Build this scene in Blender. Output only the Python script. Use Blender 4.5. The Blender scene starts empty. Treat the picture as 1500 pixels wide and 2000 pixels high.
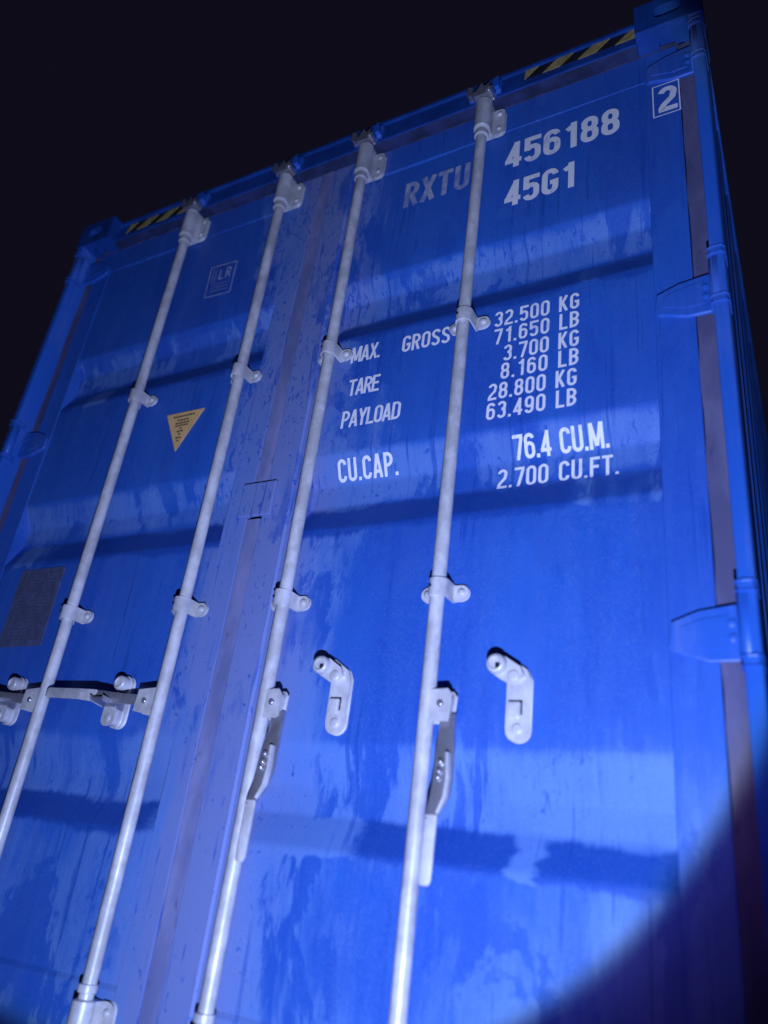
import bpy, bmesh, math, random
from mathutils import Vector, Matrix

random.seed(7)
S = bpy.context.scene
C = S.collection
BASE = 1.2                      # container floor height above the yard (it rides on a trailer)

# ------------------------------------------------------------------ camera
cd = bpy.data.cameras.new('camera'); cam = bpy.data.objects.new('camera', cd); C.objects.link(cam)
right = Vector((0.87901984, 0.46171034, 0.11894401))
down = Vector((-0.10738967, 0.43478833, -0.89410658))
fwd = Vector((-0.46453372, 0.77316406, 0.43177049))
M = Matrix((( right.x, -down.x, -fwd.x, 2.5026), (right.y, -down.y, -fwd.y, -1.4139),
            (right.z, -down.z, -fwd.z, 0.5599 + BASE), (0, 0, 0, 1)))
cam.matrix_world = M
cd.sensor_fit = 'VERTICAL'; cd.sensor_height = 36; cd.sensor_width = 27
cd.lens = 36 * 1504.2 / 2000
cd.clip_start = 0.02; cd.clip_end = 3000
cd.dof.use_dof = True; cd.dof.focus_distance = 2.1; cd.dof.aperture_fstop = 1.3
S.camera = cam

# ------------------------------------------------------------------ night sky
wd = bpy.data.worlds.new('World'); S.world = wd; wd.use_nodes = True
bg = wd.node_tree.nodes['Background']
bg.inputs['Color'].default_value = (0.46, 0.40, 1.0, 1); bg.inputs['Strength'].default_value = 0.0095

# ------------------------------------------------------------------ hand torch (the only lit lamp)
TORCH = Vector((2.50, -1.38, 0.15 + BASE))
AIM = Vector((-0.5602, 0.5837, 0.5878)).normalized()
HALF = 35.77
ld = bpy.data.lights.new('torch_beam', 'SPOT'); lo = bpy.data.objects.new('torch_beam', ld); C.objects.link(lo)
lo.location = TORCH; lo.rotation_euler = AIM.to_track_quat('-Z', 'Y').to_euler()
ld.energy = 256; ld.shadow_soft_size = 0.018; ld.spot_size = math.radians(150); ld.spot_blend = 0.25
ld.use_nodes = True
nt = ld.node_tree; nt.nodes.clear()
n_out = nt.nodes.new('ShaderNodeOutputLight'); n_em = nt.nodes.new('ShaderNodeEmission')
n_tc = nt.nodes.new('ShaderNodeTexCoord'); n_sep = nt.nodes.new('ShaderNodeSeparateXYZ')
nt.links.new(n_tc.outputs['Normal'], n_sep.inputs[0])
n_abs = nt.nodes.new('ShaderNodeMath'); n_abs.operation = 'ABSOLUTE'; nt.links.new(n_sep.outputs['Z'], n_abs.inputs[0])
n_ac = nt.nodes.new('ShaderNodeMath'); n_ac.operation = 'ARCCOSINE'; nt.links.new(n_abs.outputs[0], n_ac.inputs[0])
n_mr = nt.nodes.new('ShaderNodeMapRange'); n_mr.inputs['From Min'].default_value = 0; n_mr.inputs['From Max'].default_value = math.radians(2 * HALF)
nt.links.new(n_ac.outputs[0], n_mr.inputs['Value'])
n_cr = nt.nodes.new('ShaderNodeValToRGB'); cr = n_cr.color_ramp
h = 0.5
stops = [(0.0, (0.56, 0.67, 1.18)), (h * .6, (0.52, 0.63, 1.10)), (h - 0.018, (0.47, 0.58, 1.0)), (h - 0.008, (0.55, 0.64, 0.80)),
         (h, (0.28, 0.28, 0.34)), (h + 0.007, (0.075, 0.044, 0.135)), (h + 0.04, (0.030, 0.016, 0.062)), (h + 0.10, (0.007, 0.004, 0.013)), (1.0, (0.004, 0.003, 0.008))]
while len(cr.elements) < len(stops): cr.elements.new(0.5)
for e, (p, c) in zip(cr.elements, stops): e.position = p; e.color = (*c, 1)
nt.links.new(n_mr.outputs[0], n_cr.inputs['Fac']); nt.links.new(n_cr.outputs['Color'], n_em.inputs['Color'])
n_em.inputs['Strength'].default_value = 1.0
nt.links.new(n_em.outputs[0], n_out.inputs[0])

S.view_settings.view_transform = 'Standard'; S.view_settings.look = 'None'
S.view_settings.gamma = 1; S.view_settings.exposure = 0; S.view_settings.use_curve_mapping = False

# ------------------------------------------------------------------ materials
class NB:
    """small node-graph helper"""
    def __init__(s, name):
        s.m = bpy.data.materials.new(name); s.m.use_nodes = True; s.t = s.m.node_tree
        s.b = s.t.nodes['Principled BSDF']; s.tc = s.t.nodes.new('ShaderNodeTexCoord')
    def set(s, sock, v):
        if isinstance(v, bpy.types.NodeSocket): s.t.links.new(v, sock)
        elif isinstance(v, tuple) and len(v) == 3 and sock.type == 'RGBA': sock.default_value = (*v, 1)
        else: sock.default_value = v
    def math(s, op, a, b=0.0, c=None, clamp=False):
        n = s.t.nodes.new('ShaderNodeMath'); n.operation = op; n.use_clamp = clamp
        s.set(n.inputs[0], a); s.set(n.inputs[1], b)
        if c is not None: s.set(n.inputs[2], c)
        return n.outputs[0]
    def noise(s, scale, sc=(1, 1, 1), detail=4, rough=0.55, off=(0, 0, 0), dist=0.0):
        mp = s.t.nodes.new('ShaderNodeMapping'); mp.inputs['Scale'].default_value = sc; mp.inputs['Location'].default_value = off
        s.t.links.new(s.tc.outputs['Object'], mp.inputs[0])
        n = s.t.nodes.new('ShaderNodeTexNoise'); n.inputs['Scale'].default_value = scale
        n.inputs['Detail'].default_value = detail; n.inputs['Roughness'].default_value = rough; n.inputs['Distortion'].default_value = dist
        s.t.links.new(mp.outputs[0], n.inputs['Vector']); return n.outputs['Fac']
    def ramp(s, v, a, b, lo=0.0, hi=1.0, smooth=True):
        n = s.t.nodes.new('ShaderNodeMapRange'); n.interpolation_type = 'SMOOTHSTEP' if smooth else 'LINEAR'
        s.set(n.inputs['Value'], v); n.inputs['From Min'].default_value = a; n.inputs['From Max'].default_value = b
        n.inputs['To Min'].default_value = lo; n.inputs['To Max'].default_value = hi; return n.outputs[0]
    def mix(s, f, a, b):
        n = s.t.nodes.new('ShaderNodeMix'); n.data_type = 'RGBA'
        s.set(n.inputs[0], f); s.set(n.inputs[6], a); s.set(n.inputs[7], b); return n.outputs[2]
    def xyz(s):
        n = s.t.nodes.new('ShaderNodeSeparateXYZ'); s.t.links.new(s.tc.outputs['Object'], n.inputs[0]); return n.outputs
    def bump(s, hgt, st, dist=0.01):
        n = s.t.nodes.new('ShaderNodeBump'); n.inputs['Strength'].default_value = st; n.inputs['Distance'].default_value = dist
        s.set(n.inputs['Height'], hgt); s.t.links.new(n.outputs[0], s.b.inputs['Normal'])
    def out(s, col, rough=0.5, metal=0.0, spec=0.5):
        s.set(s.b.inputs['Base Color'], col); s.set(s.b.inputs['Roughness'], rough)
        s.set(s.b.inputs['Metallic'], metal); s.set(s.b.inputs['Specular IOR Level'], spec); return s.m

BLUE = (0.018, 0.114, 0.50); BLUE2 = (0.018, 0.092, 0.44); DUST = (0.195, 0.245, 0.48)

def door_paint():
    g = NB('door_blue_paint'); x, y, z = g.xyz()
    big = g.noise(2.3, (1, 1, .8), 3, .6, (3.1, 0, 7.7))
    streak = g.noise(1.0, (15, 2, 2.4), 6, .68, (0, 0, 2.3), .5)
    fine = g.noise(1.0, (70, 4, 7.0), 4, .65, (4, 0, 1), .4)
    blot = g.noise(4.6, (1, 1, .8), 7, .66, (9, 2, 1), .3)
    # dust film is heaviest either side of the middle gasket, thin in the door middles
    jag = g.math('MULTIPLY', g.math('SUBTRACT', g.noise(1.0, (5, 1, 1.6), 6, .68, (8, 0, 4), .6), .5), .55)
    d = g.math('ABSOLUTE', g.math('SUBTRACT', g.math('ADD', x, jag), 1.25))
    mid = g.ramp(d, 0.08, 0.36, 0.44, 0.0)
    f = g.math('ADD', g.math('MULTIPLY', big, .50), g.math('MULTIPLY', streak, .36))
    f = g.math('ADD', f, g.math('MULTIPLY', fine, .22)); f = g.math('ADD', f, g.math('MULTIPLY', blot, .42)); f = g.math('ADD', f, mid)
    f = g.math('ADD', f, g.ramp(z, .25, 1.1, .22, 0.0))  # extra film low down, also painting in a brighter torch pool
    # water lies on the ledges of the grooves and soaks the dust there
    wob = g.math('MULTIPLY', g.math('SUBTRACT', g.noise(1.0, (7.5, 1, .4), 4, .6, (2, 0, 0)), .5), .060)
    wob = g.math('ADD', wob, g.math('MULTIPLY', g.math('SUBTRACT', g.noise(1.0, (60, 1, 1.5), 3, .6, (5, 0, 0)), .5), .020))
    def band(zc, hw):
        dz = g.math('ABSOLUTE', g.math('SUBTRACT', g.math('ADD', z, wob), zc))
        return g.ramp(dz, hw * .75, hw * 1.15, 1.0, 0.0)
    ledge = g.math('ADD', g.math('ADD', band(2.010, .040), band(1.388, .046)), band(.634, .040), clamp=True)
    inl = g.math('MULTIPLY', g.math('GREATER_THAN', x, .166), g.math('LESS_THAN', x, 1.092))
    inr = g.math('MULTIPLY', g.math('GREATER_THAN', x, 1.352), g.math('LESS_THAN', x, 2.272))
    inside = g.math('ADD', inl, inr)
    ledge = g.math('MULTIPLY', ledge, inside)
    low = g.ramp(z, .9, 1.0, 1.0, 0.0)
    xw = g.math('ADD', x, g.math('MULTIPLY', g.math('SUBTRACT', g.noise(9, (.4, 1, 3), 4, .6, (1, 1, 1)), .5), .10))
    gapx = g.ramp(g.math('ABSOLUTE', g.math('SUBTRACT', xw, 2.003)), .016, .038)
    midx = g.math('MAXIMUM', g.ramp(xw, 1.60, 1.67), g.ramp(xw, 1.04, 1.11, 1.0, 0.0))
    patch = g.math('SUBTRACT', 1.0, g.math('MULTIPLY', low, g.math('SUBTRACT', 1.0, g.math('MULTIPLY', gapx, midx))))
    keep = g.ramp(g.noise(1.0, (3.6, 1, .3), 3, .55, (6.2, 0, 0)), .34, .42)
    patch = g.math('MULTIPLY', patch, g.math('MAXIMUM', keep, low))
    wet = g.math('MULTIPLY', ledge, patch)
    f = g.math('ADD', f, g.math('MULTIPLY', g.math('SUBTRACT', ledge, wet), .40))
    # dusty bloom in the recesses, boosted to paint their upper slopes brighter lit
    def rec(zc, hw, v): return g.ramp(g.math('ABSOLUTE', g.math('SUBTRACT', z, zc)), hw * .55, hw, v, 0.0)
    f = g.math('ADD', f, g.math('MULTIPLY', inside, g.math('ADD', g.math('ADD', rec(2.135, .085, .30), rec(1.515, .085, .28)), rec(.74, .11, .20))))
    # ragged wet patches where the film has been rinsed away
    rin = g.ramp(g.noise(1.0, (5.2, 1, 1.9), 7, .66, (4.4, 0, 1.2), .5), .52, .57)
    f = g.math('SUBTRACT', f, g.math('MULTIPLY', rin, .22))
    film = g.ramp(f, .78, 1.12)
    film = g.math('MULTIPLY', film, g.math('SUBTRACT', 1.0, g.math('MULTIPLY', wet, .95)))
    # drops and runs that have washed the dust off
    spots = g.noise(1.0, (80, 3, 36), 4, .62, (1, 0, 5), .8)
    clus = g.math('MULTIPLY', g.math('SUBTRACT', g.noise(5.5, (1, 1, .8), 3, .5, (2, 9, 3)), .5), .30)
    spots = g.math('ADD', g.math('ADD', spots, clus), g.ramp(z, .6, 2.2, -.05, .03))
    drops = g.ramp(spots, .585, .655)
    cl = g.ramp(g.noise(3.4, (1, 1, 1), 3, .5, (3, 3, 3)), .40, .55)
    runs = g.ramp(g.noise(1.0, (56, 2, 1.9), 3, .55, (7, 0, 3), .35), .59, .635)
    runs = g.math('MULTIPLY', runs, cl)
    wash = g.math('MAXIMUM', g.math('MULTIPLY', drops, .85), g.math('MULTIPLY', runs, .75))
    film = g.math('MULTIPLY', film, g.math('SUBTRACT', 1.0, wash))
    tone = g.ramp(g.noise(3.0, (1, 1, .5), 4, .55, (0, 5, 0)), .35, .65)
    base = g.mix(tone, BLUE, BLUE2)
    base = g.mix(g.math('MULTIPLY', runs, .55), base, (.008, .060, .33))
    base = g.mix(g.math('MULTIPLY', rin, .40), base, (.010, .070, .40))
    base = g.mix(g.math('MULTIPLY', drops, .25), base, (.010, .070, .36))
    base = g.mix(g.math('MULTIPLY', wet, .70), base, (.007, .055, .32))
    dust = g.mix(g.ramp(d, .04, .26), DUST, (.105, .225, .56))
    bloom = g.ramp(g.math('ADD', g.math('MULTIPLY', g.noise(1.0, (17, 2, 1.5), 5, .62, (3, 0, 9), .6), .6), g.math('MULTIPLY', blot, .4)), .40, .66, 0.0, .16)
    bloom = g.math('MULTIPLY', bloom, g.math('SUBTRACT', 1.0, g.math('MAXIMUM', wet, g.math('MULTIPLY', runs, .8))))
    film = g.math('MAXIMUM', film, bloom)
    col = g.mix(g.math('MULTIPLY', film, .80), base, dust)
    # fine dew
    dew = g.noise(330, (1, 1, 1), 2, .7)
    col = g.mix(g.ramp(dew, .52, .74, 0, .22), col, (.26, .34, .62)); col = g.mix(g.ramp(dew, .46, .30, 0, .22), col, (.006, .04, .26))
    rough = g.math('ADD', g.math('MULTIPLY', film, .20), .46)
    hgt = g.math('ADD', g.math('MULTIPLY', g.noise(3.2, (1, 1, 1), 2, .5), 1.0), g.math('MULTIPLY', dew, .05))
    g.bump(hgt, .20, .02)
    return g.out(col, rough, 0, .35)

def frame_paint():
    g = NB('frame_blue_paint')
    f = g.noise(4, (1, 1, .5), 5, .62, (2, 8, 1)); s = g.noise(1, (40, 40, 2.5), 4, .6)
    film = g.ramp(g.math('ADD', g.math('MULTIPLY', f, .6), g.math('MULTIPLY', s, .4)), .44, .72)
    chips = g.ramp(g.noise(46, (1, 1, .6), 3, .6), .70, .74)
    col = g.mix(g.math('MULTIPLY', film, .26), g.mix(g.noise(6), BLUE, BLUE2), DUST)
    col = g.mix(g.math('MULTIPLY', chips, .7), col, (.05, .05, .12))
    g.bump(g.noise(70, (1, 1, 1), 3), .12, .004)
    return g.out(col, g.ramp(film, 0, 1, .42, .66), 0, .4)

def galvanised(name='galvanised_steel', c=(.66, .66, .68), metal=.08, r=.34):
    g = NB(name)
    n = g.noise(22, (1, 1, .7), 5, .65); s = g.noise(120, (1, 1, 1), 3, .6); d = g.noise(6, (1, 1, .4), 4, .6, (4, 4, 1))
    col = g.mix(g.ramp(n, .35, .68), tuple(v * .66 for v in c), c)
    col = g.mix(g.ramp(d, .54, .72, 0, .50), col, (.22, .22, .28))
    col = g.mix(g.ramp(s, .68, .76, 0, .6), col, (.10, .09, .10))
    g.bump(g.math('ADD', n, g.math('MULTIPLY', s, .4)), .22, .002)
    return g.out(col, g.ramp(n, .3, .7, r + .14, r), metal, .55)

def rubber(name, a, b):
    g = NB(name); n = g.noise(9, (1, 1, .35), 5, .65); w = g.noise(26, (1, 1, .4), 4, .6)
    col = g.mix(g.ramp(n, .35, .7), a, b); col = g.mix(g.ramp(w, .60, .72, 0, .6), col, tuple(v * .4 for v in a))
    g.bump(w, .3, .003); return g.out(col, .75, 0, .25)

def simple(name, c, rough=.5, var=.2, metal=0.0, sc=30):
    g = NB(name); n = g.noise(sc, (1, 1, .6), 4, .6)
    return g.out(g.mix(g.ramp(n, .3, .7), tuple(v * (1 - var) for v in c), c), rough, metal, .4)

def decal(name, c, wear, lo, hi):
    g = NB(name); n = g.noise(55, (1, 1, .5), 5, .7); d = g.noise(9, (1, 1, .5), 4, .6, (1, 2, 3))
    k = g.ramp(g.math('ADD', g.math('MULTIPLY', n, .6), g.math('MULTIPLY', d, .4)), lo, hi, wear, 0.0)
    return g.out(g.mix(k, c, (.06, .12, .42)), .55, 0, .3)

m_door = door_paint(); m_frame = frame_paint(); m_galv = galvanised(); m_steel = galvanised('worn_steel', (.55, .55, .62), .75, .26)
m_gask = rubber('gasket_rubber', (.075, .075, .16), (.14, .135, .25)); m_gdust = rubber('dusty_gasket_rubber', (.13, .155, .33), (.235, .25, .47)); m_head = simple('header_darker_blue', (.011, .070, .34), .45, .35, 0, 12); m_seal = simple('seal_rubber', (.022, .036, .13), .8, .6, 0, 14); m_white = decal('white_marking', (.84, .84, .86), .35, .33, .48); m_faded = decal('faded_white_marking', (.42, .45, .58), .6, .40, .56)
m_yel = simple('hazard_yellow', (.64, .50, .17), .6, .35, 0, 60); m_blk = simple('hazard_black', (.018, .018, .03), .6)
m_sticker = simple('sticker_orange', (.85, .53, .20), .6, .15, 0, 40); m_ink = simple('sticker_ink', (.05, .035, .03), .7)
m_plate = simple('data_plate_metal', (.11, .13, .26), .55, .35, .2, 50); m_pink = simple('data_plate_print', (.075, .08, .14), .6)
m_pline = decal('label_outline', (.52, .55, .72), .5, .38, .55); m_label = simple('clear_label', (.028, .105, .46), .5, .2)
m_tyre = simple('tyre_rubber', (.02, .02, .022), .85); m_chas = simple('chassis_black_paint', (.03, .03, .035), .5, .3)
m_dark = simple('dark_hole', (.01, .012, .03), .9)
g = NB('yard_asphalt'); g.bump(g.noise(60, (1, 1, 1), 6), .6, .01)
m_asph = g.out(g.mix(g.ramp(g.noise(1.2, (1, 1, 1), 5), .35, .65), (.035, .035, .038), (.06, .06, .062)), g.ramp(g.noise(.6), .4, .6, .35, .85), 0, .4)

# ------------------------------------------------------------------ mesh helpers
def link(name, bm, mat, parent=None, smooth=None, bevel=0.0, seg=2, loc=None):
    if bevel > 0:
        bmesh.ops.remove_doubles(bm, verts=bm.verts, dist=1e-5)
        es = [e for e in bm.edges if len(e.link_faces) == 2 and e.calc_face_angle(0) > .5]
        bmesh.ops.bevel(bm, geom=es, offset=bevel, segments=seg, profile=.5, affect='EDGES', clamp_overlap=True)
    bmesh.ops.recalc_face_normals(bm, faces=bm.faces)
    me = bpy.data.meshes.new(name); bm.to_mesh(me); bm.free()
    me.materials.append(mat)
    if smooth:
        for p in me.polygons: p.use_smooth = True
        try: me.set_sharp_from_angle(angle=math.radians(smooth))
        except Exception: pass
    o = bpy.data.objects.new(name, me); C.objects.link(o)
    if parent: o.parent = parent
    if loc: o.location = loc
    return o

def box(bm, x0, x1, y0, y1, z0, z1):
    v = [bm.verts.new(c) for c in ((x0,y0,z0),(x1,y0,z0),(x1,y1,z0),(x0,y1,z0),(x0,y0,z1),(x1,y0,z1),(x1,y1,z1),(x0,y1,z1))]
    for f in ((0,3,2,1),(4,5,6,7),(0,1,5,4),(1,2,6,5),(2,3,7,6),(3,0,4,7)): bm.faces.new([v[i] for i in f])

def prism(bm, poly, a0, a1, axis='y'):
    def P(u, v, a): return {'y': (u, a, v), 'x': (a, u, v), 'z': (u, v, a)}[axis]
    A = [bm.verts.new(P(u, v, a0)) for u, v in poly]; B_ = [bm.verts.new(P(u, v, a1)) for u, v in poly]
    n = len(poly); bm.faces.new(A); bm.faces.new(B_[::-1])
    for i in range(n): bm.faces.new((A[i], A[(i+1) % n], B_[(i+1) % n], B_[i]))

def lathe(bm, prof, centre, axis='z', seg=24):
    """prof: (radius, along) pairs, revolved round an axis through centre"""
    cx, cy, cz = centre; rings = []
    for r, a in prof:
        ring = []
        for k in range(seg):
            t = 2 * math.pi * k / seg; u, v = r * math.cos(t), r * math.sin(t)
            ring.append(bm.verts.new({'z': (cx+u, cy+v, cz+a), 'y': (cx+u, cy+a, cz+v), 'x': (cx+a, cy+u, cz+v)}[axis]))
        rings.append(ring)
    for A, B_ in zip(rings, rings[1:]):
        for k in range(seg): bm.faces.new((A[k], A[(k+1) % seg], B_[(k+1) % seg], B_[k]))
    bm.faces.new(rings[0][::-1]); bm.faces.new(rings[-1])

def rrect(cx, cz, w, h, r, n=5):
    pts = []
    for sx, sz, a0 in ((1,1,0),(-1,1,90),(-1,-1,180),(1,-1,270)):
        for k in range(n + 1):
            t = math.radians(a0 + 90 * k / n); pts.append((cx + sx*(w/2-r) + r*math.cos(t), cz + sz*(h/2-r) + r*math.sin(t)))
    return pts

def empty(name, loc=(0,0,0)):
    o = bpy.data.objects.new(name, None); C.objects.link(o); o.location = loc; o.empty_display_size = .2; return o
def N(): return bmesh.new()
def tag(o, label, cat, group=None):
    o['label'] = label; o['category'] = cat
    if group: o['group'] = group

# ------------------------------------------------------------------ ground
bm = N(); s_ = 900
gv = [bm.verts.new(c) for c in ((-s_,-s_,0),(s_,-s_,0),(s_,s_,0),(-s_,s_,0))]; bm.faces.new(gv)
gr = link('ground', bm, m_asph); gr['kind'] = 'structure'

# ------------------------------------------------------------------ container body
W, L, H = 2.438, 12.192, 2.896
root = empty('shipping_container', (0, 0, BASE))
tag(root, 'tall blue steel shipping container seen from its wet double doors at night', 'container')

def holed_face(bm, o, u, v, w, h, hw, hh, depth=.028):
    """rectangular face with a rounded slot recessed into it; o = corner, u,v unit dirs"""
    nrm = u.cross(v); n = 32
    ring = []; outer = []
    for k in range(n):
        t = 2 * math.pi * (k + .5) / n; c, s = math.cos(t), math.sin(t)
        r = min(hw, hh); x = (hw - r) * (1 if c > 0 else -1) + r * c; y = (hh - r) * (1 if s > 0 else -1) + r * s
        ring.append((w/2 + x, h/2 + y))
        m = max(abs(c) / (w/2), abs(s) / (h/2)); outer.append((w/2 + c/m, h/2 + s/m))
    cor = [(w, h), (0, h), (0, 0), (w, 0)]
    for cx, cy in cor:                       # snap the nearest outer sample to each corner
        i = min(range(n), key=lambda q: (outer[q][0]-cx)**2 + (outer[q][1]-cy)**2); outer[i] = (cx, cy)
    P = lambda a, d=0: bm.verts.new(o + u*a[0] + v*a[1] - nrm*d)
    A = [P(a) for a in outer]; R_ = [P(a) for a in ring]; D = [P(a, depth) for a in ring]
    for k in range(n):
        j = (k+1) % n
        bm.faces.new((A[k], A[j], R_[j], R_[k])); bm.faces.new((R_[k], R_[j], D[j], D[k]))
    bm.faces.new(D)

def casting(x, y, z, sx, sy):
    """ISO corner fitting; x,y,z its outer lower corner, sx / sy the inward directions"""
    bm = N(); w, d, h_ = .178, .162, .118
    x0, x1 = (x, x + w) if sx > 0 else (x - w, x); y0, y1 = (y, y + d) if sy > 0 else (y - d, y)
    V3 = Vector; X, Y, Z = V3((1,0,0)), V3((0,1,0)), V3((0,0,1))
    holed_face(bm, V3((x0, y0, z)), X, Z, w, h_, .0395, .026)
    holed_face(bm, V3((x1, y1, z)), -X, Z, w, h_, .0395, .026)
    holed_face(bm, V3((x1, y0, z)), Y, Z, d, h_, .0395, .026)
    holed_face(bm, V3((x0, y1, z)), -Y, Z, d, h_, .0395, .026)
    holed_face(bm, V3((x0, y0, z + h_)), X, Y, w, d, .032, .055)
    holed_face(bm, V3((x0, y1, z)), X, -Y, w, d, .032, .055)
    bmesh.ops.remove_doubles(bm, verts=bm.verts, dist=1e-5)
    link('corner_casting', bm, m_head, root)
for x, sx in ((0, 1), (W, -1)):
    for y, sy in ((0, 1), (L, -1)):
        for z in (0, H - .118): casting(x, y, z, sx, sy)

for s in (0, 1):                                                    # corner posts
    f = (lambda x: x) if s == 0 else (lambda x: W - x)
    bm = N()
    pts = [(.034, .007), (.009, .007), (.005, .009), (.003, .014), (.003, .165), (.030, .165), (.034, .150)]
    prism(bm, [(f(a), b) for a, b in pts], .118, H - .118, 'z'); p_ = link('corner_post', bm, m_frame, root, 35, .002)
    bm = N(); prism(bm, [(f(a), b) for a, b in ((.035, .096), (.100, .096), (.100, .16), (.035, .16))], .118, H - .118, 'z')
    link('door_jamb', bm, m_frame, p_)
    # side wall with trapezoid corrugation
    bm = N(); y = .166; pr = []
    while y < L - .166:
        for dy, dx in ((0, .010), (.072, .010), (.140, .046), (.210, .046)):
            if y + dy < L - .166: pr.append((y + dy, dx))
        y += .278
    lo_, hi_ = [], []
    for yy, dx in pr:
        lo_.append(bm.verts.new((f(dx), yy, .16))); hi_.append(bm.verts.new((f(dx), yy, H - .06)))
    for i in range(len(pr) - 1): bm.faces.new((lo_[i], lo_[i+1], hi_[i+1], hi_[i]))
    link('side_wall', bm, m_frame, root)
    a, b = sorted((f(.004), f(.064)))
    bm = N(); box(bm, a, b, .166, L - .166, H - .064, H - .008); link('top_side_rail', bm, m_frame, root, None, .004)
    bm = N(); box(bm, a, b, .166, L - .166, .02, .17); link('bottom_side_rail', bm, m_frame, root, None, .004)
bm = N(); box(bm, .06, W - .06, .10, L - .05, H - .03, H - .012); link('roof', bm, m_frame, root)
bm = N(); box(bm, .05, W - .05, L - .06, L - .02, .12, H - .03); link('front_wall', bm, m_frame, root)
bm = N(); box(bm, .06, W - .06, .15, L - .06, .13, .17); link('floor', bm, m_frame, root)

# door header and sill
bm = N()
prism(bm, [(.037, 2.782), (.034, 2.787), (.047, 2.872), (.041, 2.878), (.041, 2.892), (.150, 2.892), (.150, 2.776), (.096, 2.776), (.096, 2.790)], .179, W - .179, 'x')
header = link('door_header', bm, m_head, root, 30, .002)  # header and corner castings share a darker blue than the doors
bm = N(); prism(bm, [(.0375, 2.7815), (.0955, 2.7890), (.0955, 2.7750), (.060, 2.7765), (.040, 2.7790)], .181, W - .181, 'x'); link('dark_underside_seal', bm, m_seal, header)  # rubber seal spread across the header's underside so that it stays dark
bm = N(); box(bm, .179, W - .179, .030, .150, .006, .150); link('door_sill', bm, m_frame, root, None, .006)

# ------------------------------------------------------------------ doors
YF = .0725; YP = .0755; DEP = .038
GR = [(2.212, 2.148, 2.064, 1.988), (1.588, 1.506, 1.440, 1.362), (.825, .736, .676, .607)]
ZT, ZB = 2.650, .300
def ysurf(z):
    for a, b, c, d in GR:
        if d < z < a:
            if z > b: return YP + DEP * (a - z) / (a - b)
            if z > c: return YP + DEP
            return YP + DEP * (z - d) / (c - d)
    return YP

def wave(x, z, x0, x1):
    e = min(1, (x - x0) / .06, (x1 - x) / .06)
    return max(0, e) * (.0011 * math.sin(5.3 * x + 2.1 * z) + .0009 * math.sin(11 * x - 3.7 * z + 1))

def panel(x0, x1, parent):
    zs = [ZB - .01]
    for a, b, c, d in reversed(GR):
        r = .007
        for zc, (s0, s1) in ((d, (-r, r)), (c, (-r, r)), (b, (-r, r)), (a, (-r, r))): zs += [zc + s0, zc, zc + s1]
    zs.append(ZT + .01)
    fine = []
    for a, b in zip(zs, zs[1:]):
        n = max(1, int((b - a) / .06)); fine += [a + (b - a) * k / n for k in range(n)]
    fine.append(zs[-1])
    def ysm(z):                                      # soften the press radii
        return (ysurf(z - .006) + 2 * ysurf(z) + ysurf(z + .006)) / 4
    nx = 40; bm = N(); cols = []
    for i in range(nx + 1):
        x = x0 + (x1 - x0) * i / nx; e = min(i, nx - i)
        cols.append([])
        for z in fine:
            cols[-1].append(bm.verts.new((x, ysm(z) + wave(x, z, x0, x1), z)))
    for i in range(nx):
        for j in range(len(fine) - 1): bm.faces.new((cols[i][j], cols[i+1][j], cols[i+1][j+1], cols[i][j+1]))
    return link('panel', bm, m_door, parent, 60)

def door(x0, x1, p0, p1):
    """frame ring of the leaf from x0 to x1 with the panel opening p0..p1"""
    bm = N(); z0, z1 = .160, 2.772
    box(bm, x0, p0, YF, .125, z0, z1); box(bm, p1, x1, YF, .125, z0, z1)
    d = link('door', bm, m_door, root, None, .0022)
    bm = N(); prism(bm, [(YF + .0005, z1 - .001), (YF + .0005, ZT + .012), (YF + .009, ZT), (.124, ZT), (.124, z1 - .001)], p0, p1, 'x')
    link('top_rail', bm, m_door, d)
    bm = N(); prism(bm, [(YF + .0005, z0 + .001), (YF + .0005, ZB - .022), (YF + .012, ZB), (.124, ZB), (.124, z0 + .001)], p0, p1, 'x')
    link('bottom_rail', bm, m_door, d)
    panel(p0, p1, d)
    return d
dl = door(.078, 1.171, .166, 1.092); dl['label'] = 'left door with locked horizontal handles'
dr = door(1.221, 2.360, 1.352, 2.272); dr['label'] = 'right door with white painted markings and hanging handles'

# gaskets
def wavy_strip(name, parent, a, b, c0, c1, y0, y1, vert=True, mat=None):
    """rubber lip between the leaf and the frame with a slightly uneven edge"""
    bm = N(); n = 40; A = []
    for k in range(n + 1):
        t = c0 + (c1 - c0) * k / n; j0, j1 = (random.uniform(-.002, .002) for _ in 'ab')
        dy = random.uniform(-.0012, .0012)
        if vert: A.append([bm.verts.new(q) for q in ((a + j0, y1, t), (a + j0 + .004, y0 + dy, t), (b + j1 - .004, y0 + dy, t), (b + j1, y1, t))])
        else: A.append([bm.verts.new(q) for q in ((t, y1, a + j0), (t, y0 + dy, a + j0 + .004), (t, y0 + dy, b + j1 - .004), (t, y1, b + j1))])
    for P, Q in zip(A, A[1:]):
        for i in range(3): bm.faces.new((P[i], P[i+1], Q[i+1], Q[i]))
    return link(name, bm, mat or m_gask, parent, 40)
for d, xa, xb in ((dl, .032, .081), (dr, 2.357, 2.407)):
    wavy_strip('gasket', d, xa, xb, .15, 2.775, .0765, .10)
wavy_strip('gasket', dl, 1.171, 1.221, .16, 1.418, .0735, .10, True, m_gdust); wavy_strip('gasket', dl, 1.171, 1.221, 1.530, 2.775, .0735, .10, True, m_gdust)
wavy_strip('gasket', dl, 2.768, 2.796, .08, 1.170, .074, .10, False); wavy_strip('gasket', dr, 2.768, 2.796, 1.222, 2.36, .074, .10, False)
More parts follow.
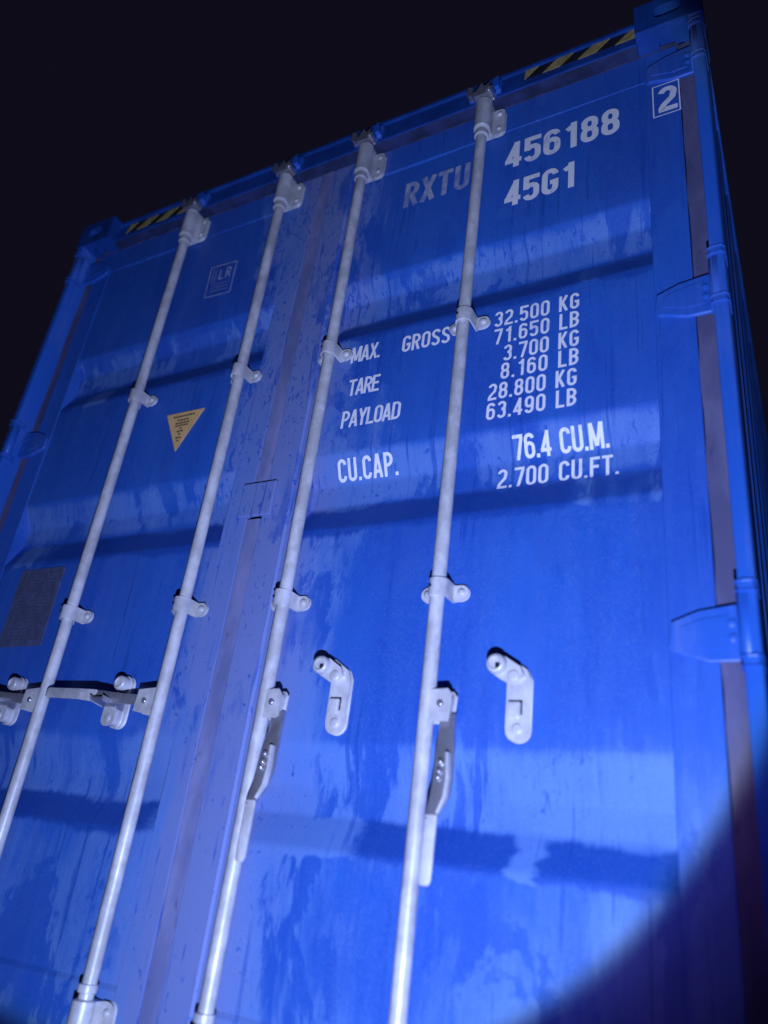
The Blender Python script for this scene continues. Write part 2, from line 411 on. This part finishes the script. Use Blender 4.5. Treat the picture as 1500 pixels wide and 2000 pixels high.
bm = N(); box(bm, 1.146, 1.258, .0600, .0715, 1.422, 1.527); link('overlap_plate', bm, m_door, dr, None, .003)
bm = N(); box(bm, 1.160, 1.232, .101, .12, .16, 2.775); link('door_gap', bm, m_dark, dl)
bm = N(); prism(bm, [(1.306, .0705), (1.312, .0640), (1.318, .0705)], .17, 2.765, 'z'); link('edge_trim', bm, m_door, dr)

# hinges: tapered leaf on the door, lugs on the post
def hinge(s, z, d):
    f = (lambda x: x) if s else (lambda x: W - x)
    bm = N()
    prism(bm, [(f(a), z + b) for a, b in ((2.280, -.026), (2.286, .018), (2.330, .036), (2.382, .044), (2.404, .046), (2.404, -.046), (2.345, -.046))], .058, YF - .0006)
    hg = link('hinge', bm, m_frame, d, 40, .006, 3)
    bm = N(); prism(bm, [(f(a), z + b) for a, b in ((2.292, -.016), (2.297, .010), (2.335, .024), (2.384, .030), (2.384, -.030), (2.345, -.032))], .0550, .0585)
    link('leaf_rib', bm, m_frame, hg, None, .0015)
    for zz in (z - .012, z + .016):
        bm = N(); lathe(bm, [(.009, 0), (.0085, -.004), (.004, -.006)], (f(2.385), .0582, zz), 'y', 12); link('bolt', bm, m_frame, hg, 50)
    bm = N(); lathe(bm, [(.011, -.058), (.0145, -.055), (.0145, .055), (.011, .058)], (f(2.413), .020, z), 'z', 16); link('knuckle', bm, m_frame, hg, 50)
    for q in (-1, 1):
        bm = N(); prism(bm, [(f(a), b) for a, b in ((2.400, .034), (2.402, .006), (2.412, .002), (2.428, .002), (2.4335, .010), (2.4335, .055), (2.406, .055))], z + q * .060, z + q * .078, 'z')
        link('lug', bm, m_frame, hg, None, .003)
for z in (2.674, 1.847, 1.046, .262): hinge(1, z, dr); hinge(0, z, dl)

# ------------------------------------------------------------------ stencil lettering
def arc(cx, cy, rx, ry, a0, a1, n=8):
    return [(cx + rx * math.cos(math.radians(a0 + (a1 - a0) * k / n)), cy + ry * math.sin(math.radians(a0 + (a1 - a0) * k / n))) for k in range(n + 1)]
def glyph(ch, w, t):
    """centre-line strokes of a condensed grotesque, cap height 1, width w, stroke t; returns strokes, advance width"""
    l, r, b, T = t/2, w - t/2, t/2, 1 - t/2; m = (l + r) / 2; rx = m - l; ry = min(.26, rx * 1.1); mid = .5
    o = arc(m, T-ry, rx, ry, 0, 180) + arc(m, b+ry, rx, ry, 180, 360); o = o + [o[0]]
    if ch in '0O': return [o], w
    if ch == '1': return [[(l + rx*.1, T - .17), (m + rx*.35, T)][:1] + [(m + rx*.22, T - .05)], [(m + rx*.35, 1), (m + rx*.35, 0)]], w * .86
    if ch == '2': return [arc(m, T-ry, rx, ry, 170, -8) + [(r - rx*.25, .52), (l + rx*.35, .28), (l, .15), (l, b), (w, b)]], w
    if ch == '3': return [arc(m, T-ry, rx, ry, 170, -20) + [(r - rx*.12, .60), (m, .53)], [(m, .53), (r - rx*.12, .47)] + arc(m, b+ry, rx, ry, 20, -170)], w
    if ch == '4': return [[(r - rx*.45, 0), (r - rx*.45, 1)], [(r - rx*.45, T), (l, .27)], [(0, .25), (w, .25)]], w
    if ch == '5': return [[(w, T), (l, T), (l, .47)], [(l, .50), (m - rx*.3, .60)] + arc(m, .60-ry, rx, ry, 80, 0) + arc(m, b+ry, rx, ry, 0, -170)], w
    if ch == '6': lo = arc(m, .60-ry, rx, ry, 180, 0) + arc(m, b+ry, rx, ry, 0, -180); return [arc(m, T-ry, rx, ry, 10, 180) + [(l, .34)], lo + [lo[0]]], w
    if ch == '9': hi = arc(m, T-ry, rx, ry, 0, 180) + arc(m, .40+ry, rx, ry, 180, 360); return [hi + [hi[0]], [(r, .7)] + arc(m, b+ry, rx, ry, 0, -170)], w
    if ch == '7': return [[(0, T), (r, T), (r, T - .08), (l + rx*.75, 0)]], w
    if ch == '8':
        def loop(l, r, zb, zt):
            a = (r - l) / 2; c = (l + r) / 2; e = min(a * 1.05, (zt - zb) / 2 * .96); p = arc(c, zt-e, a, e, 0, 180) + arc(c, zb+e, a, e, 180, 360); return p + [p[0]]
        return [loop(l + .012, r - .012, .52, T), loop(l, r, b, .52)], w
    if ch == 'A': return [[(l*.7, 0), (m - .01, 1)], [(w - l*.7, 0), (m + .01, 1)], [(l + rx*.35, .27), (r - rx*.35, .27)]], w * 1.04
    if ch == 'B': return [[(l, 0), (l, 1)], [(l, T)] + arc(r-.2, T-.21, .2, .21, 90, -70) + [(l, .52)], [(l, .52)] + arc(r-.2, b+.22, .2, .22, 70, -90) + [(l, b)]], w
    if ch == 'C': return [arc(m, T-ry, rx, ry, -5, 180) + arc(m, b+ry, rx, ry, 180, 365)], w
    if ch == 'D': return [[(l, 0), (l, 1)], [(l, T)] + arc(r-ry, T-ry, ry, ry, 90, 0) + arc(r-ry, b+ry, ry, ry, 0, -90) + [(l, b)]], w
    if ch == 'E': return [[(w*.92, T), (l, T), (l, b), (w*.92, b)], [(l, .52), (w*.82, .52)]], w * .94
    if ch == 'F': return [[(w*.92, T), (l, T), (l, 0)], [(l, .52), (w*.82, .52)]], w * .92
    if ch == 'G': return [arc(m, T-ry, rx, ry, 0, 180) + arc(m, b+ry, rx, ry, 180, 360) + [(r, .46), (m, .46)]], w
    if ch == 'K': return [[(l, 0), (l, 1)], [(r, 1), (l + .04, .42)], [(l + rx*.6, .56), (r + .01, 0)]], w
    if ch == 'L': return [[(l, 1), (l, b), (w*.9, b)]], w * .9
    if ch == 'M': W2 = w * 1.3; return [[(l, 0), (l, 1)], [(W2 - l, 0), (W2 - l, 1)], [(l + .02, 1), (W2/2 - .01, .12)], [(W2 - l - .02, 1), (W2/2 + .01, .12)]], W2
    if ch == 'P': return [[(l, 0), (l, 1)], [(l, T)] + arc(r-.2, T-.23, .2, .23, 90, -90) + [(l, T - .46)]], w
    if ch == 'R': return [[(l, 0), (l, 1)], [(l, T)] + arc(r-.2, T-.22, .2, .22, 90, -90) + [(l, T - .44)], [(m, T - .44), (r + .01, 0)]], w
    if ch == 'S': return [arc(m, T-ry, rx, ry, 10, 200) + [(l + rx*.3, .60), (r - rx*.3, .42)] + arc(m, b+ry, rx, ry, 20, -170)], w
    if ch == 'T': return [[(0, T), (w, T)], [(w/2, T), (w/2, 0)]], w
    if ch == 'U': return [[(l, 1)] + arc(m, b+ry, rx, ry, 180, 360) + [(r, 1)]], w
    if ch == 'X': return [[(l*.8, 0), (w - l*.8, 1)], [(l*.8, 1), (w - l*.8, 0)]], w
    if ch == 'Y': return [[(l*.8, 1), (m, .45)], [(w - l*.8, 1), (m, .45)], [(m, .5), (m, 0)]], w
    if ch in '.,': return [[(t*.55, 0), (t*.55, t*1.05)]], t * 1.1
    return [], w * .62

def ribbon(bm, pts, hw, place, k):
    res = [pts[0]]                                   # resample so that strokes follow the pressed sheet
    for p, q in zip(pts, pts[1:]):
        d = math.dist(p, q); n = max(1, int(d / .10)); res += [(p[0] + (q[0]-p[0])*i/n, p[1] + (q[1]-p[1])*i/n) for i in range(1, n + 1)]
    closed = math.dist(res[0], res[-1]) < 1e-6
    if closed: res = res[:-1]
    n = len(res); L_, R_ = [], []
    for i, p in enumerate(res):
        a = res[i-1] if (i or closed) else None; c = res[(i+1) % n] if (i < n-1 or closed) else None
        ds = []
        for u, v in ((a, p), (p, c)):
            if u and v:
                dd = math.dist(u, v) or 1e-9; ds.append(((v[0]-u[0])/dd, (v[1]-u[1])/dd))
        tx = sum(d[0] for d in ds); ty = sum(d[1] for d in ds); ln = math.hypot(tx, ty) or 1; tx /= ln; ty /= ln
        cs = max(.55, tx*ds[0][0] + ty*ds[0][1]); o = hw / cs
        L_.append(bm.verts.new(place(p[0] - ty*o, p[1] + tx*o, k))); R_.append(bm.verts.new(place(p[0] + ty*o, p[1] - tx*o, k)))
    for i in range(n if closed else n - 1):
        j = (i + 1) % n; bm.faces.new((R_[i], R_[j], L_[j], L_[i]))

def text(string, x0, x1, z0, hgt, parent, mat=None, w=.46, t=.135, yoff=None, name='lettering', ys=None):
    """one painted line; letters run from x0 to x1 with the baseline at z0, laid on the sheet"""
    gl = [glyph(c, w, t) for c in string]; tot = sum(a for _, a in gl) * hgt
    gap = ((x1 - x0) - tot) / max(1, len(string) - 1)
    bm = N(); x = x0; surf = ys or ysurf; o = None
    for ch, (strokes, a) in zip(string, gl):
        if ch == ' ': link(name, bm, mat or m_white, parent); bm = N()
        for k, st in enumerate(strokes):
            ribbon(bm, st, t / 2, lambda u, v, k, x=x: (x + u*hgt, surf(z0 + v*hgt) + (0 if ys else wave(x + u*hgt, z0 + v*hgt, 1.352, 2.272)) - .0016 - .0003*k, z0 + v*hgt), k)
        x += a * hgt + gap
    o = link(name, bm, mat or m_white, parent)
    return o
FRAME_Y = lambda z: YF
text('456188', 1.866, 2.200, 2.494, .105, dr, t=.17, w=.48); text('45G1', 1.872, 2.078, 2.336, .100, dr, t=.17, w=.48)
text('RXTU', 1.530, 1.752, 2.472, .108, dr, m_faded, t=.16, w=.46)
text('2', 2.304, 2.352, 2.512, .098, dr, t=.17, w=.50, ys=FRAME_Y)
bm = N()
for k, seg in enumerate((((2.294, 2.500), (2.362, 2.500)), ((2.362, 2.4985), (2.362, 2.6245)), ((2.362, 2.623), (2.294, 2.623)), ((2.294, 2.6245), (2.294, 2.4985)))):
    ribbon(bm, list(seg), .0017, lambda u, v, k: (u - .003, YF - .0016 - .0003*(k % 2), v), k)
link('check_digit_frame', bm, m_white, dr)
for s, a, b, z in (('MAX.', 1.431, 1.527, 1.890), ('GROSS', 1.597, 1.742, 1.888), ('TARE', 1.440, 1.541, 1.773), ('PAYLOAD', 1.435, 1.618, 1.667)):
    text(s, a, b, z, .056, dr, t=.140)
text('CU.CAP.', 1.437, 1.618, 1.514, .058, dr, t=.142)
for s, a, z in (('32.500 KG', 1.868, 1.903), ('71.650 LB', 1.870, 1.845), ('3.700 KG', 1.899, 1.786), ('8.160 LB', 1.895, 1.730), ('28.800 KG', 1.865, 1.671), ('63.490 LB', 1.864, 1.613)):
    text(s, a, 2.093 - (z < 1.7) * .004, z, .050, dr, t=.142, w=.46)
text('76.4 CU.M.', 1.930, 2.157, 1.508, .056, dr, t=.142); text('2.700 CU.FT.', 1.890, 2.176, 1.436, .053, dr, t=.138)

# ------------------------------------------------------------------ labels and plates
def lean(bm):
    for v in bm.verts: v.co.y += (v.co.z - 2.830) * (.013 / .085) + .0010

def hazard(x0, x1, z0, z1, tilt, label):
    bm = N(); y = .0388; ln = x1 - x0
    zz = lambda x, f: z0 + tilt * (x - x0) / ln + f * (z1 - z0)
    q = [(x0, zz(x0, 0)), (x1, zz(x1, 0)), (x1, zz(x1, 1)), (x0, zz(x0, 1))]
    prism(bm, q, y, y + .0010); lean(bm); hz = link('hazard_strip', bm, m_blk, header); hz['label'] = label
    return y, zz
def yellow(x0, x1, y, zz):
    per = (x1 - x0) / 3.08; out = []
    for k in range(4):
        a = x0 + (k - .47) * per; poly = [(a, 0), (a + per*.48, 0), (a + per*.88, 1), (a + per*.40, 1)]
        def clip(p, xc, keep):
            r = []
            for i in range(len(p)):
                (ax, af), (bx, bf) = p[i-1], p[i]; ia, ib = keep*(ax-xc) >= 0, keep*(bx-xc) >= 0
                if ia != ib: t = (xc-ax)/(bx-ax); r.append((xc, af + (bf-af)*t))
                if ib: r.append((bx, bf))
            return r
        poly = clip(clip(poly, x0, 1), x1, -1)
        if len(poly) > 2:
            bm = N(); prism(bm, [(x, zz(x, f)) for x, f in poly], y - .0012, y - .0002); lean(bm); link('hazard_stripe', bm, m_yel, header)
for a in ((1.925, 2.258, 2.821, 2.8765, 0, 'right hazard strip'), (.240, .575, 2.806, 2.862, 0, 'left hazard strip')):
    y, zz = hazard(*a); yellow(a[0], a[1], y, zz)

bm = N(); prism(bm, [(.739, 1.848), (.819, 1.699), (.899, 1.846)], YP - .0030, YP - .0014); tr = link('warning_sticker', bm, m_sticker, dl)
tr['label'] = 'orange triangular sticker pointing down'
for i, (wd_, zc) in enumerate(((.092, 1.832), (.050, 1.817), (.060, 1.806), (.056, 1.796), (.012, 1.785), (.030, 1.774), (.012, 1.763), (.026, 1.749), (.010, 1.738))):
    bm = N(); n = max(1, int(wd_ / .011)); c0 = .819 - wd_/2
    for k in range(n): box(bm, c0 + k*wd_/n, c0 + (k+.72)*wd_/n, YP - .0036, YP - .0029, zc - .0028, zc + .0028)
    link('print', bm, m_ink, tr)
bm = N(); prism(bm, [(.757, 2.340), (.873, 2.334), (.869, 2.476), (.753, 2.482)], YP - .0026, YP - .0014); lb = link('outlined_label', bm, m_label, dl)
bm = N()
for k, sg in enumerate((((.757, 2.340), (.873, 2.334)), ((.873, 2.334), (.869, 2.476)), ((.869, 2.476), (.753, 2.482)), ((.753, 2.482), (.757, 2.340)))):
    ribbon(bm, list(sg), .0016, lambda u, v, k: (u, YP - .0030 - .0003*k, v), k)
link('outline', bm, m_pline, lb)
text('LR', .800, .852, 2.412, .047, lb, m_pline, w=.46, t=.09, ys=lambda z: YP - .0012)
bm = N()
for k in range(2): ribbon(bm, [(.770 + .013*k, 2.400), (.769 + .013*k, 2.468)], .0012, lambda u, v, k: (u, YP - .0030, v), k)
for k in range(3): ribbon(bm, [(.775, 2.392 - .015*k), (.855, 2.388 - .015*k)], .0009, lambda u, v, k: (u, YP - .0030, v), k)
link('print', bm, m_faded, lb)

bm = N(); prism(bm, rrect(.376, 1.206, .200, .256, .006), YP - .0042, YP - .0014); pl = link('data_plate', bm, m_plate, dl, None, .0008)
pl['label'] = 'grey metal data plate with small print'
bm = N(); zc = 1.318
box(bm, .290, .312, YP - .0047, YP - .0041, 1.290, 1.322)
while zc > 1.095:
    x = .318 if zc > 1.285 else .288
    while x < .462:
        w_ = random.uniform(.012, .034)
        if random.random() < .8: box(bm, x, min(x + w_, .466), YP - .0047, YP - .0041, zc - .0022, zc + .0022)
        x += w_ + .006
    zc -= .0115
link('print', bm, m_pink, pl)

# ------------------------------------------------------------------ locking rods
YR = .030; RR = .0166
def saddle(x, z, rod):
    """omega bracket holding the rod to the door, a bolted foot either side"""
    bm = N(); n = 14; out = []; inn = []
    for k in range(n + 1):
        t = math.pi + math.pi * k / n
        out.append((x + .0225 * math.cos(t), YR + .0225 * math.sin(t))); inn.append((x + .0176 * math.cos(t), YR + .0176 * math.sin(t)))
    prof = [(x - .0225, YF - .001)] + out + [(x + .0225, YF - .001), (x + .0176, YF - .001)] + inn[::-1] + [(x - .0176, YF - .001)]
    prism(bm, prof, z - .020, z + .020, 'z')
    br = link('bracket', bm, m_galv, rod, 40)
    for s in (-1, 1):
        bm = N(); c = x + s * .040; h2 = .0165
        pts = [(x + s*.0230, z - h2), (c, z - h2)] + [(c + s * .0165 * math.sin(math.pi * q / 8), z - .0165 * math.cos(math.pi * q / 8)) for q in range(1, 8)] + [(c, z + h2), (x + s*.0230, z + h2)]
        prism(bm, pts, YF - .010, YF - .0008); link('foot', bm, m_galv, br, None, .0015)
        bm = N(); lathe(bm, [(.0095, 0), (.009, -.004), (.006, -.0066), (.002, -.0075)], (c + s*.001, YF - .0098, z), 'y', 14); link('rivet', bm, m_galv, br, 60)
    bm = N(); lathe(bm, [(.004, 0), (.0035, -.003)], (x - .012, YR - .0188, z + .002), 'y', 8); link('pin', bm, m_dark, br)

def guide(x, z0, z1, rod, s):
    """long end bracket: sleeve and a flange bolted to the door"""
    bm = N(); lathe(bm, [(.0185, z0), (.0255, z0 + .004), (.0255, z1 - .004), (.0185, z1)], (x, YR, 0), 'z', 20)
    gd = link('guide_bracket', bm, m_galv, rod, 40)
    bm = N(); zc, hh = (z0 + z1) / 2, (z1 - z0)
    prism(bm, [(x - .0225, YR + .008), (x + .0225, YR + .008), (x + .0225, YF - .001), (x - .0225, YF - .001)], z0 + .003, z1 - .003, 'z'); link('web', bm, m_galv, gd)
    for q in (1,):
        bm = N(); prism(bm, rrect(x + q * .037, zc - .006 * s, .040, hh * .82, .015), YF - .014, YF - .0008); link('flange', bm, m_galv, gd, None, .003)
        for dz in (-.3, .3):
            bm = N(); lathe(bm, [(.0085, 0), (.008, -.004), (.003, -.0065)], (x + q * .043, YF - .0138, zc - .006 * s + dz * .85 * hh), 'y', 12); link('rivet', bm, m_galv, gd, 60)

def collar(x, z, rod):
    bm = N(); lathe(bm, [(RR, -.010), (.0210, -.008), (.0216, 0), (.0210, .007), (RR, .009)], (x, YR, z), 'z', 24); link('collar', bm, m_galv, rod, 50)

def cam_end(x, zc, s, rod):
    """forked cam at the rod end with its hook teeth; s = +1 top, -1 bottom"""
    bm = N()
    prism(bm, [(x - .026, zc), (x + .030, zc), (x + .034, zc + s*.016), (x + .020, zc + s*.022), (x + .024, zc + s*.036), (x + .008, zc + s*.026), (x - .002, zc + s*.046), (x - .016, zc + s*.020), (x - .032, zc + s*.012)], .000, .034)
    link('cam', bm, m_steel, rod, None, .0025)
    bm = N(); lathe(bm, [(.006, .030), (.011, .026), (.011, -.002), (.004, -.006)], (x + .022, 0, zc + s*.012), 'y', 10); link('cam_pin', bm, m_steel, rod, 50)
def keeper(x, zc, s):
    """keeper welded to the header or sill that the cam hooks behind"""
    bm = N(); box(bm, x - .052, x + .052, .0280, .0600, zc - .026, zc + .034); kp = link('cam_keeper', bm, m_frame, root, None, .003)
    for q, hh in ((-1, .022), (1, .030)):
        bm = N(); prism(bm, [(x + q*.038, zc - s*.026), (x + q*.052, zc - s*.020), (x + q*.048, zc + s*hh*.5), (x + q*.036, zc + s*hh*.25)], .006, .0282); link('lug', bm, m_steel if q < 0 else m_frame, kp, None, .003)

HZ = .905
def rod(x, hanging, bow):
    bm = N(); prof = []; z = .055
    zs = [.055 + k * .09 for k in range(31)]
    rings = []
    for z in zs:
        dx = bow * math.sin(math.pi * (z - .05) / 2.75); ring = []
        for k in range(20):
            t = 2 * math.pi * k / 20; ring.append(bm.verts.new((x + dx + RR * math.cos(t), YR + RR * math.sin(t), z)))
        rings.append(ring)
    for A, B_ in zip(rings, rings[1:]):
        for k in range(20): bm.faces.new((A[k], A[(k+1) % 20], B_[(k+1) % 20], B_[k]))
    bm.faces.new(rings[0][::-1]); bm.faces.new(rings[-1])
    r = link('locking_rod', bm, m_galv, root, 60)
    for z in (1.920, 1.157): saddle(x, z, r)
    guide(x, 2.642, 2.768, r, 1); collar(x, 2.622, r)
    guide(x, .150, .262, r, -1); collar(x, .282, r)
    cam_end(x, 2.776, 1, r); cam_end(x, .105, -1, r); keeper(x, 2.822, 1); keeper(x, .075, -1)
    s = 1 if hanging else -1
    # hub clamped to the rod, carrying the handle
    bm = N()
    if hanging:
        prism(bm, [(x + .010, HZ - .034), (x + .050, HZ - .034), (x + .053, HZ + .014), (x + .046, HZ + .022), (x + .010, HZ + .020)], .017, .046)
    else:
        prism(bm, [(x - .060, HZ - .024), (x - .010, HZ - .032), (x - .010, HZ + .024), (x - .057, HZ + .020)], .017, .050)
    hub = link('handle_hub', bm, m_galv, r, None, .006, 3)
    bm = N(); lathe(bm, [(.0075, 0), (.007, -.004), (.003, -.006)], (x + s * .034, .0172, HZ - .004), 'y', 12); link('bolt', bm, m_steel, hub, 60)
    def sweep(pts, mat, nm, bev=.003):
        """pts: centre, half-width vector, half-thickness vector"""
        bm = N(); rings = []
        for c, a, b in pts:
            c, a, b = Vector(c), Vector(a), Vector(b); rings.append([bm.verts.new(c + a*i + b*j) for i, j in ((-1,-1),(1,-1),(1,1),(-1,1))])
        for A, B_ in zip(rings, rings[1:]):
            for k in range(4): bm.faces.new((A[k], A[(k+1) % 4], B_[(k+1) % 4], B_[k]))
        bm.faces.new(rings[0][::-1]); bm.faces.new(rings[-1])
        return link(nm, bm, mat, r, 40, bev)
    if hanging:
        hx = x + .047
        hd = sweep([((hx - .002, .036, HZ - .020), (.017, 0, 0), (0, .006, 0)), ((hx - .001, .034, HZ - .062), (.0165, 0, 0), (0, .006, 0)),
                    ((hx + .005, .020, HZ - .100), (.0185, .003, 0), (0, .006, .003)), ((hx + .011, .008, HZ - .150), (.0190, .004, 0), (0, .006, .001)),
                    ((hx + .009, .004, HZ - .185), (.0180, .004, 0), (0, .006, .001)), ((hx + .003, -.006, HZ - .212), (.0140, .002, 0), (0, .006, .003)), ((hx + .000, -.010, HZ - .226), (.0120, 0, 0), (0, .005, .003))], m_steel, 'handle')
        sweep([((hx + .0155, .0130, HZ - .100), (.0035, 0, 0), (0, .010, 0)), ((hx + .0245, .0030, HZ - .150), (.0035, 0, 0), (0, .010, 0)), ((hx + .0225, -.001, HZ - .185), (.0035, 0, 0), (0, .010, 0)), ((hx + .0130, -.010, HZ - .215), (.003, 0, 0), (0, .007, 0))], m_galv, 'lever_rim', .002)
        gp = sweep([((hx + .001, -.0100, HZ - .218), (.0125, 0, 0), (0, .0045, 0)), ((hx + .000, -.0110, HZ - .330), (.0120, 0, 0), (0, .0045, 0)), ((hx - .001, -.011, HZ - .340), (.009, 0, 0), (0, .004, 0))], m_galv, 'handle_grip')
        for dz in (-.120, -.138, -.150):
            bm = N(); lathe(bm, [(.0065, .004), (.006, -.006), (.002, -.009)], (hx + .004, .008 + (dz + .12) * .20, HZ + dz), 'y', 10); link('rivet', bm, m_steel, hd, 60)
    else:
        sweep([((x - .040, .030, HZ), (0, 0, .014), (0, .006, 0)), ((x - .120, .022, HZ + .002), (0, 0, .013), (0, .006, 0)),
               ((x - .165, .008, HZ + .004), (0, 0, .015), (.003, .006, 0)), ((x - .195, .000, HZ + .004), (0, .003, .016), (0, .006, 0))], m_steel, 'handle')
        sweep([((x - .190, .000, HZ + .004), (0, -.002, .016), (0, .005, 0)), ((x - .260, .004, HZ + .010), (0, 0, .0145), (0, .0045, 0)), ((x - .385, .006, HZ + .014), (0, 0, .0135), (0, .0045, 0)), ((x - .394, .006, HZ + .014), (0, 0, .009), (0, .004, 0))], m_galv, 'handle_grip')
    return r
for x, hang, bow in ((.616, False, .004), (1.051, False, .006), (1.379, True, .005), (1.801, True, -.002)): rod(x, hang, bow)

# ------------------------------------------------------------------ handle catches
def rivet(x, y, z, rr, par):
    bm = N(); lathe(bm, [(rr, .001), (rr * .96, -.0022), (rr * .78, -.0036), (rr * .25, -.0038)], (x, y, z), 'y', 18); link('rivet', bm, m_galv, par, 60)
def catch(px, pz):
    bm = N(); r_ = .0205; a = []
    for k in range(9): t = math.pi + math.pi * k / 8; a.append((px + .008 + r_ * math.cos(t), pz - .100 + r_ * math.sin(t)))
    poly = a + [(px + .029, pz - .002), (px + .021, pz + .016), (px - .014, pz + .040), (px - .036, pz + .036), (px - .048, pz + .018), (px - .032, pz + .006), (px - .015, pz + .002), (px - .0125, pz - .012)]
    prism(bm, poly, YP - .015, YP - .0005); c = link('handle_catch', bm, m_galv, root, None, .0045, 3)
    bm = N(); lathe(bm, [(.0205, .036), (.0205, -.002), (.0180, -.008), (.0135, -.009), (.0120, -.004), (.003, -.003)], (px - .031, .030, pz + .024), 'y', 22); link('hook_cup', bm, m_galv, c, 60)
    bm = N(); prism(bm, [(px - .036, pz + .010), (px - .004, pz - .008), (px + .018, pz + .002), (px + .012, pz + .016), (px - .016, pz + .034)], .040, YP - .014); link('arm', bm, m_galv, c, None, .006, 3)
    bm = N(); prism(bm, rrect(px - .027, pz + .020, .009, .010, .002, 2), .0248, .0268); link('pin_hole', bm, m_dark, c)
    rivet(px + .003, .0403, pz + .001, .0125, c); rivet(px + .008, YP - .0155, pz - .100, .0115, c)
    bm = N(); box(bm, px - .0125, px + .012, YP - .021, YP - .0145, pz - .080, pz - .046); link('flap', bm, m_galv, c, None, .003)
    bm = N(); box(bm, px - .012, px + .017, YP - .0160, YP - .0148, pz - .047, pz - .0425); box(bm, px + .0135, px + .017, YP - .0160, YP - .0148, pz - .072, pz - .0472); link('slot', bm, m_dark, c)
catch(1.554, .966); catch(1.976, .962)
def locked_catch(px):
    pz = .910; bm = N()
    prism(bm, rrect(px, pz - .002, .044, .130, .020), YP - .014, YP - .0005); c = link('handle_catch', bm, m_galv, root, None, .004, 3)
    bm = N(); lathe(bm, [(.0195, .032), (.0195, .004), (.0170, -.002), (.0125, -.003), (.0110, .001), (.002, .002)], (px + .003, .036, pz + .044), 'y', 20); link('hook_dome', bm, m_galv, c, 60)
    bm = N(); prism(bm, [(.018, pz - .020), (-.016, pz - .014), (-.018, pz - .006), (.020, pz - .010), (.060, pz - .012), (.060, pz - .026)], px - .026, px + .020, 'x'); link('cradle', bm, m_steel, c, None, .003)
    bm = N(); prism(bm, rrect(px + .002, pz - .042, .036, .048, .014), .030, .061); link('keeper_tab', bm, m_galv, c, None, .005, 3)
    rivet(px + .003, .0305, pz - .050, .010, c)
locked_catch(.886); locked_catch(.452)

# ------------------------------------------------------------------ trailer chassis under the container
tr_ = empty('trailer_chassis', (0, 0, 0)); tag(tr_, 'black steel container trailer chassis carrying the blue container', 'trailer')
for x in (.78, 1.66):
    bm = N(); box(bm, x - .07, x + .07, .20, 12.0, .98, 1.0); box(bm, x - .07, x + .07, .20, 12.0, .70, .72); box(bm, x - .008, x + .008, .20, 12.0, .72, .98); link('main_beam', bm, m_chas, tr_)
for y in (.081, 12.11):
    bm = N(); box(bm, .0, W, y - .09, y + .09, 1.03, BASE - .002); link('bolster', bm, m_chas, tr_, None, .008)
    for x in (.78, 1.66):
        bm = N(); box(bm, x - .06, x + .06, min(y - .05, 11.9), max(y + .05, .30), .96, 1.04); link('bracket', bm, m_chas, tr_)
for y in (2.0, 3.6, 5.2, 6.8, 8.4, 10.0):
    bm = N(); box(bm, .60, 1.84, y - .05, y + .05, 1.001, 1.06); link('cross_member', bm, m_chas, tr_)
for y in (1.7, 3.0, 4.3):
    bm = N(); lathe(bm, [(.06, -.95), (.06, .95)], (W/2, y, .5), 'x', 14); link('axle', bm, m_chas, tr_)
    for sx in (-1, 1):
        bm = N(); box(bm, W/2 + sx*.44 - .05, W/2 + sx*.44 + .05, y - .2, y + .2, .50, .705); link('suspension', bm, m_chas, tr_)
        bm = N(); lathe(bm, [(.28, -.19), (.46, -.185), (.50, -.15), (.50, .15), (.46, .185), (.28, .19)], (W/2 + sx * 1.0, y, .5), 'x', 36); wl = link('wheel', bm, m_tyre, tr_, 40)
        bm = N(); lathe(bm, [(.10, -.20), (.27, -.192), (.27, .192), (.10, .20)], (W/2 + sx * 1.0, y, .5), 'x', 24); link('rim', bm, m_steel, wl, 40)
for x in (.78, 1.66):
    bm = N(); box(bm, x - .06, x + .06, 9.4, 9.52, .05, .705); box(bm, x - .14, x + .14, 9.32, 9.60, 0, .05); link('landing_leg', bm, m_chas, tr_)
